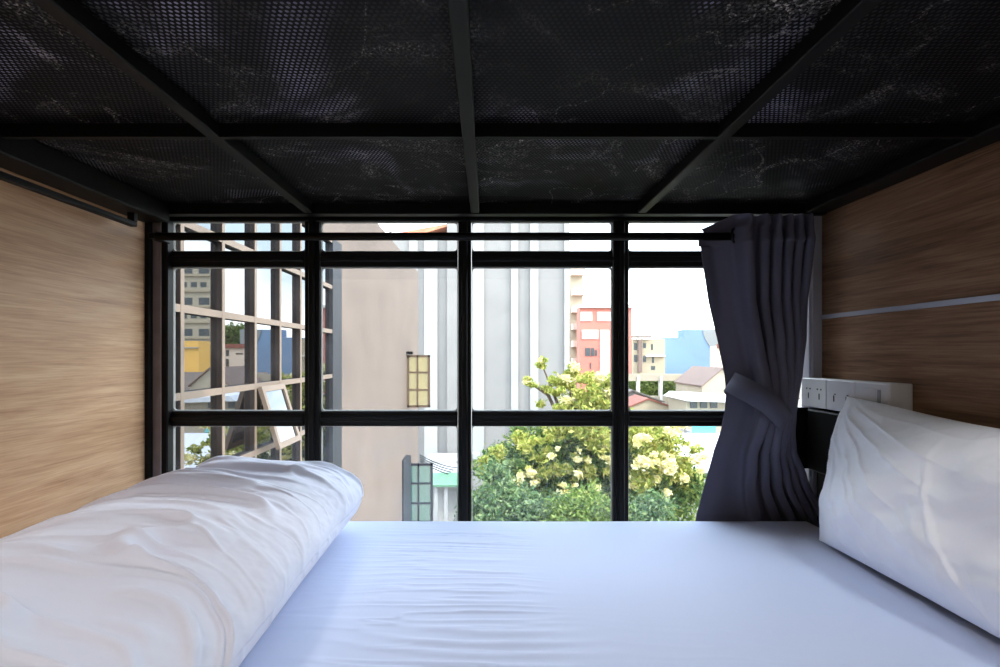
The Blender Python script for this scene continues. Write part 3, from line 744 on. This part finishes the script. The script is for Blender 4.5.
# mirrored pixel column -> the direct column of a thing standing at distance Y
mir = lambda p, Y: VX+((VX-p)-2*abs(MIRX)*S/Y)
ex = [('balcony', 571, 584, 290+i*17, 296+i*17, M['pink'], 1.2) for i in range(6)]+[('balcony', 570, 583, 268, 276, M['pink'], 1.2)]
block('balcony_building', 'narrow pale building with stacked balconies right of the ribbed building', 569, 583, 262, 59, 3, M['cream'], extra=ex)
ex = [('pale_band', 580.5, 592, 312, 321, M['whitewall'], .12), ('pale_band', 597, 611, 312, 321, M['whitewall'], .12),
      ('pale_band', 582, 598, 330, 339, M['whitewall'], .12), ('pale_band', 600, 609, 330, 395, M['whitewall'], .12), ('parapet', 578, 634, 305, 308, M['whitewall'], .4)]
block('red_building', 'coral red apartment block with pale bands behind the tree top', 580, 632, 307, 55, 2, M['redwall'], extra=ex,
      wins=[(585, 590, 348, 356), (591, 594, 348, 356), (595, 597, 350, 356), (586, 588, 314, 319), (588, 590, 331, 337), (590, 591, 363, 369)])
block('beige_apartments', 'beige weathered apartment block left of the blue wall', 633, 665, 339, 130, 3, M['beige'],
      wins=[(634, 637, 343, 350), (634, 637, 355, 362), (643, 646, 343, 348), (651, 653, 344, 350), (643, 646, 356, 362), (652, 654, 357, 363), (651, 655, 366, 370)],
      extra=[('roof_slab', 631, 650, 336, 338, M['brownroof'], 1.2), ('side_bay', 637.5, 641, 339, 372, M['pinkroof'], 1.0), ('balcony', 645, 664, 355, 356.5, M['whitewall'], 1)])
BB = block('blue_building', 'large sky blue windowless building with a grey painted disc', 665, 724, 337.5, 150, 5, M['bluewall'])
f_ = 150/S
MB().box((684-VX)*f_, (724-VX)*f_, 150.01, 155, (VY-338)*f_, (VY-329.5)*f_).build('upper_storey', M['bluewall'], BB)
pts = [(735+33*math.cos(a), 325+33*math.sin(a)) for a in [math.pi*j/60 for j in range(61)]]
pts = [(px_, py_) for px_, py_ in pts if px_ < 723.8 and py_ > 329.8]
pts = pts+[(723.8, 329.8)]
MB().prism([((a-VX)*f_, (VY-b)*f_) for a, b in pts], (149.8, 150.05)).build('painted_disc', M['circle'], BB)
# fence wall and hedge
Yh = 42; fh = Yh/S
hw = tag(empty('garden_wall', (660-VX)*fh, Yh, GZ), 'beige garden wall with white posts framing the clipped hedge', 'wall')
MB().box((620-VX)*fh, (690-VX)*fh, Yh, Yh+.3, (VY-381)*fh, (VY-374)*fh).build('top_wall', M['cream'], hw)
MB().box((620-VX)*fh, (690-VX)*fh, Yh, Yh+.3, GZ, (VY-396)*fh).build('lower_wall', M['cream'], hw)
for p_ in (638.5, 661, 683.5): MB().box((p_-1.2-VX)*fh, (p_+1.2-VX)*fh, Yh-.1, Yh+.35, GZ, (VY-376)*fh).build('post', M['whitewall'], hw)

def leaves(n, blobs, size, seed):
    """blobs: (x,y,z,rx,ry,rz,weight) -> folded leaf quads near the blob surfaces"""
    rg = np.random.default_rng(seed); Bl = np.array(blobs, float); w_ = Bl[:, 6]/Bl[:, 6].sum()
    idx = rg.choice(len(Bl), n, p=w_); d = rg.normal(size=(n, 3)); d /= np.linalg.norm(d, axis=1)[:, None]
    rad = rg.random(n)**.45*(1+.25*(rg.random(n) < .12))
    lump = 1+.28*np.sin(d[:, 0]*7+idx)*np.sin(d[:, 2]*9+idx*2)+.16*rg.normal(size=n)
    P = Bl[idx, :3]+d*(rad*lump)[:, None]*Bl[idx, 3:6]
    a = rg.normal(size=(n, 3)); a /= np.linalg.norm(a, axis=1)[:, None]
    b = np.cross(a, rg.normal(size=(n, 3))); b /= np.linalg.norm(b, axis=1)[:, None]
    nn = np.cross(a, b); s = size*(.6+.8*rg.random(n))[:, None]
    V = np.stack([P-a*s, P+b*s*.42+nn*s*.15, P+a*s, P-b*s*.42+nn*s*.15], 1).reshape(-1, 3)
    F = np.arange(4*n).reshape(-1, 4)
    return V, F.tolist()
def crown(name, label, trunk, parts, branches=(), group=None, cat='tree'):
    x_, y_, zt, r_ = trunk
    e_ = tag(empty(name, x_, y_, GZ), label, cat, group)
    mb = MB().tube([(x_, y_, GZ), (x_+.1, y_, (GZ+zt)/2), (x_-.05, y_+.1, zt)], [r_*1.4, r_, r_*.6], 10)
    for b in branches: mb.tube([Vector(p) for p in b], [r_*.5]+[r_*.35]*(len(b)-2)+[r_*.12], 7)
    mb.build('trunk', M['bark'], e_, True)
    for nm, n_, bl, sz, mm, sd_ in parts:
        V, F = leaves(n_, bl, sz, sd_); npmesh(nm, V, F, mm, e_)
    return e_
def blob(px, py, rp, Y, ry=None, w=None, flat=.8):
    x_, y_, z_ = at(px, py, Y); r_ = rp*Y/S
    return (x_, y_, z_, r_, ry or min(r_*.9, 1.1), r_*flat, w or rp*rp)
hx = [( (VX*0+(p_-VX)*fh), Yh+1.5, (VY-388.5)*fh, .95, .4, .75, 1) for p_ in range(634, 684, 5)]
V, F = leaves(9000, hx, .16, 3)
tag(npmesh('hedge', V, F, M['hedge'], None), 'clipped green hedge behind the white posts of the garden wall', 'hedge')

YT = 20
main = [blob(500, 458, 20, YT), blob(488, 470, 16, YT), blob(575, 412, 16, YT), blob(520, 432, 10, YT), blob(560, 470, 48, YT), blob(600, 455, 42, YT), blob(520, 460, 30, YT), blob(545, 440, 24, YT), blob(590, 425, 26, YT-.5),
        blob(640, 470, 40, YT), blob(665, 480, 34, YT), blob(690, 492, 20, YT), blob(610, 500, 45, YT), blob(550, 505, 45, YT), blob(660, 520, 42, YT),
        blob(560, 550, 60, YT), blob(630, 550, 60, YT)]
hi = [blob(590, 408, 17, YT-.8), blob(565, 385, 11, YT), blob(572, 372, 8, YT), blob(600, 385, 14, YT-.5), blob(610, 398, 12, YT-.5), blob(545, 388, 5, YT, flat=.5), blob(530, 384, 5, YT, flat=.6),
      blob(541, 364, 5, YT), blob(540, 404, 5, YT), blob(556, 430, 12, YT-1.5), blob(585, 424, 18, YT-2), blob(640, 436, 16, YT-1.5), blob(665, 440, 17, YT-1.5), blob(650, 460, 16, YT-2),
      blob(600, 440, 16, YT-2), blob(680, 470, 14, YT-1.5), blob(690, 480, 12, YT-1), blob(520, 438, 9, YT-1), blob(630, 420, 12, YT-1), blob(655, 425, 9, YT-1), blob(640, 480, 14, YT-2)]
blo = [blob(526, 381, 3, YT-.3), blob(541, 361, 3, YT-.3), blob(575, 368, 5, YT-.4), blob(566, 378, 5, YT-.6), blob(600, 377, 6, YT-.8), blob(607, 392, 6, YT-.9), blob(590, 388, 4, YT-.9), blob(566, 401, 6, YT-1),
       blob(643, 462, 7, YT-2.6), blob(668, 468, 8, YT-2.6), blob(640, 440, 6, YT-2.4), blob(676, 430, 5, YT-2), blob(700, 462, 6, YT-1.6), blob(679, 488, 4, YT-2.2), blob(690, 496, 4, YT-2),
       blob(537, 435, 4, YT-2), blob(520, 452, 4, YT-1.8), blob(575, 446, 4, YT-2.4), blob(552, 460, 3, YT-2.4), blob(580, 425, 4, YT-2.5)]
cz_ = at(590, 470, YT); P0 = Vector((cz_[0], YT, at(0, 500, YT)[2]))
rb = np.random.default_rng(77)
for _ in range(46):
    a_x = rb.uniform(548, 614); top_ = 368+abs(a_x-585)*.35; hi.append(blob(a_x, rb.uniform(top_, 412), rb.uniform(2.5, 7), YT-rb.uniform(0, 1.5), flat=rb.uniform(.5, .9)))
for _ in range(70):
    a_x = rb.uniform(480, 704); hi.append(blob(a_x, rb.uniform(424+abs(a_x-600)*.22, 480), rb.uniform(3, 8), YT-1.8, flat=rb.uniform(.5, .8), w=22))
for _ in range(60):
    a_x = rb.uniform(476, 700); main.append(blob(a_x, rb.uniform(440+abs(a_x-600)*.2, 525), rb.uniform(4, 10), YT-1.4, flat=.6, w=110))
for a_x, a_y in ((533, 385), (548, 389), (527, 379), (556, 394), (543, 360), (541, 366), (572, 366), (612, 380)):
    hi.append(blob(a_x, a_y, 4.5, YT-.2, flat=.55, w=30))
blo = blo[:10]
for _ in range(60):
    bx_, by_ = rb.uniform(505, 706), rb.uniform(425, 500)
    if by_ < 430+abs(bx_-610)*.35: continue
    blo.append(blob(bx_, by_, rb.uniform(1.5, 5.5), YT-2.1, flat=rb.uniform(.5, .9)))
for c_ in ((643, 462), (668, 466), (640, 440), (676, 430), (700, 462), (654, 458)):
    for _ in range(4): blo.append(blob(c_[0]+rb.normal()*5, c_[1]+rb.normal()*4, rb.uniform(2.5, 5), YT-2.6, flat=.7))
br = [[P0, Vector(at(575, 430, YT)), Vector(at(568, 375, YT))], [P0, Vector(at(595, 420, YT)), Vector(at(602, 382, YT))],
      [P0, Vector(at(560, 420, YT)), Vector(at(548, 395, YT)), Vector(at(528, 382, YT))], [P0, Vector(at(560, 410, YT)), Vector(at(541, 362, YT))],
      [P0, Vector(at(640, 460, YT)), Vector(at(665, 440, YT-1))], [P0, Vector(at(540, 460, YT)), Vector(at(515, 445, YT-.5))]]
crown('flowering_tree', 'big bushy tree with yellow-green top and pale blossom outside the window', (cz_[0], YT, at(0, 470, YT)[2], .22),
      [('foliage', 44000, main, .125, M['leaf'], 21), ('sunny_foliage', 15000, hi, .11, M['leafhi'], 22), ('blossom', 6500, blo, .08, M['blossom'], 23)], br)  # sunny_foliage carries the sunlit highlights by leaf colour
blue = [blob(500, 500, 26, 16), blob(525, 510, 26, 16), blob(482, 505, 18, 16), blob(495, 475, 16, 16.5), blob(510, 540, 45, 16), blob(560, 525, 30, 16), blob(640, 520, 26, 15.5), blob(655, 505, 16, 15.5)]
lt = [blob(585, 508, 24, 15.5), blob(560, 515, 20, 15.5), blob(610, 515, 22, 15.5), blob(590, 540, 40, 15.5)]
xx = at(530, 0, 16)
crown('shade_tree', 'lower blue-green tree in front of the blossoming tree, with sunlight painted into its top leaves', (xx[0], 16, at(0, 510, 16)[2], .2),
      [('foliage', 22000, blue, .09, M['leafblue'], 31), ('sunny_foliage', 12000, lt, .075, M['hedge'], 32)])  # lit top made with a yellower leaf colour

# small houses at the right
def gable(name, label, px0, px1, pye, pyr, Y, depth, wm, rm, pxr=None, group=None, over=2):
    f_ = Y/S; x0_, x1_ = (px0-VX)*f_, (px1-VX)*f_; ze, zr = (VY-pye)*f_, (VY-pyr)*f_; xr_ = ((pxr if pxr else (px0+px1)/2)-VX)*f_
    e_ = tag(empty(name, (x0_+x1_)/2, Y, GZ), label, 'house', group)
    MB().prism([(x0_, GZ), (x1_, GZ), (x1_, ze), (xr_, zr), (x0_, ze)], (Y, Y+depth)).build('wall', wm, e_)
    o_ = over*f_; th_ = 1.6*f_
    sl = lambda xa_, za_, xb_, zb__: (xb_+(xb_-xa_)*.06, zb__+(zb__-za_)*.06)
    a = sl(xr_, zr, x0_, ze); b = sl(xr_, zr, x1_, ze)
    MB().prism([(a[0], a[1]+.01), (xr_, zr+.01), (b[0], b[1]+.01), (b[0], b[1]+th_), (xr_, zr+th_), (a[0], a[1]+th_)], (Y-o_, Y+depth+o_)).build('roof', rm, e_)
    return e_
gable('gabled_house', 'grey-roofed gabled house right of the hedge, next to the curtain', 702, 742, 386, 369, 36, 5, M['cream'], M['pinkroof'], 722)
gable('red_roofed_house', 'low house with a red-brown roof below the hedge', 630, 670, 407, 399.5, 35, 3, M['beige'], M['redroof'], 648)
gable('grey_shed', 'grey-roofed shed behind the red-roofed house', 612, 662, 402, 391, 39.5, 2, M['greyroof'], M['greyroof'], 632)
wh = block('flat_roofed_shop', 'low cream shop with a flat white roof in front of the gabled house', 686, 745, 400, 31, 3, M['cream'], wins=[(690, 697, 402, 408), (700, 707, 402, 408), (710, 717, 402, 408)])
f_ = 31/S; MB().prism([((683-VX)*f_, (VY-400)*f_), ((748-VX)*f_, (VY-402)*f_), ((748-VX)*f_, (VY-398)*f_), ((690-VX)*f_, (VY-395)*f_)], (30.2, 34.5)).build('roof', M['whiteroof'], wh)
def slab(name, label, cat, px0, px1, ya, yb_, Yn, Yf, m, px2=None, px3=None):
    """roof slab whose near edge shows at row yb_ and far edge at row ya"""
    n0, n1 = at(px0, yb_, Yn), at(px1, yb_, Yn); f0, f1 = at(px2 or px0, ya, Yf), at(px3 or px1, ya, Yf)
    V = [n0, n1, f1, f0]; V += [(a, b, c-.12) for a, b, c in V]
    e_ = tag(empty(name, (n0[0]+n1[0])/2, Yn, GZ), label, cat)
    MB().add(V, [(0, 1, 2, 3), (7, 6, 5, 4), (0, 4, 5, 1), (1, 5, 6, 2), (2, 6, 7, 3), (3, 7, 4, 0)]).build('roof', m, e_)
    zz_ = min(n0[2], f0[2])-.12
    MB().box(n0[0]+.3, n1[0]-.3, Yn+.3, Yf-.3, GZ, zz_).build('wall', M['lowwall'], e_)
    return e_
slab('white_roofed_shed', 'long shed with a wide white metal roof right of the blossoming tree', 'shed', 668, 780, 433, 470, 24, 26.5, M['whiteroof'])
slab('teal_roofed_stall', 'small stall with a teal roof behind the white roofed shed', 'stall', 692, 716, 425, 432, 28, 30, M['teal'])
slab('dark_roofed_hut', 'dark grey roofed hut left of the teal stall', 'hut', 650, 684, 425, 433, 29, 31, M['greyroof'])
slab('warehouse', 'wide warehouse with a brown sloping roof, also mirrored in the side glazing', 'warehouse', 684, 800, 372, 398, 52, 68, M['brownroof'], 684, 800)

# city to the right of the curtain, seen as reflections in the side glazing
Y_ = 150; m0 = lambda p: mir(p, Y_)
wn_ = []
for r_ in range(6):
    for (a, b) in ((184.5, 192.5), (199, 209.5)) if r_ % 2 == 0 else ((184, 187), (191, 197), (200.5, 206.5)):
        yy_ = 266.5+r_*15.6; wn_.append((m0(b), m0(a), yy_, yy_+(7 if r_ % 2 == 0 else 5)))
ex = [('ledge', m0(210), m0(178), 275+15.6*i, 276.5+15.6*i, M['beige'], .5) for i in range(5)]
block('apartment_tower', 'cream apartment tower mirrored in the leftmost bay of the side glazing', m0(210.5), m0(172), 259, Y_, 5, M['cream'], wins=wn_, extra=ex)
Y_ = 120; m1 = lambda p: mir(p, Y_)
block('yellow_house', 'sunny yellow house mirrored above the brown roof in the side glazing', m1(199), m1(168), 341, Y_, 5, M['yellow'], extra=[('ledge', m1(199), m1(168), 347, 348.5, M['cream'], .4)])
Y_ = 132; m2 = lambda p: mir(p, Y_)
block('cream_house', 'cream house with dark windows mirrored beside the yellow house', m2(246), m2(199), 346, Y_, 4, M['pink'],
      wins=[(m2(211), m2(204), 354, 362), (m2(229), m2(226), 350, 356), (m2(229), m2(226), 359, 367), (m2(243), m2(236), 353, 354.5)], extra=[('tiled_ledge', m2(246), m2(199), 344, 348, M['redroof'], .6)])
Y_ = 172; tb_ = []
for i in range(9):
    p_ = 222+i*3.2; tb_.append(((mir(p_, Y_)-VX)*Y_/S, Y_, (VY-333-(i % 3)*3)*Y_/S, 2.6, 2, 3.2, 1))
crown('distant_tree', 'distant olive green tree mirrored above the cream house', ((mir(234, Y_)-VX)*Y_/S, Y_, 1, .3), [('foliage', 6000, tb_, .6, M['hedge'], 41)])

# ------------------------------------------------------------------ render look
sc_ = bpy.context.scene
sc_.view_settings.view_transform = 'Standard'; sc_.view_settings.look = 'None'; sc_.view_settings.gamma = 1
sc_.view_settings.use_curve_mapping = False; sc_.view_settings.exposure = 0.45
sc_.cycles.use_denoising = True; sc_.cycles.max_bounces = 10; sc_.cycles.diffuse_bounces = 5; sc_.cycles.glossy_bounces = 5
sc_.cycles.transparent_max_bounces = 24; sc_.cycles.sample_clamp_indirect = 8; sc_.cycles.caustics_reflective = False
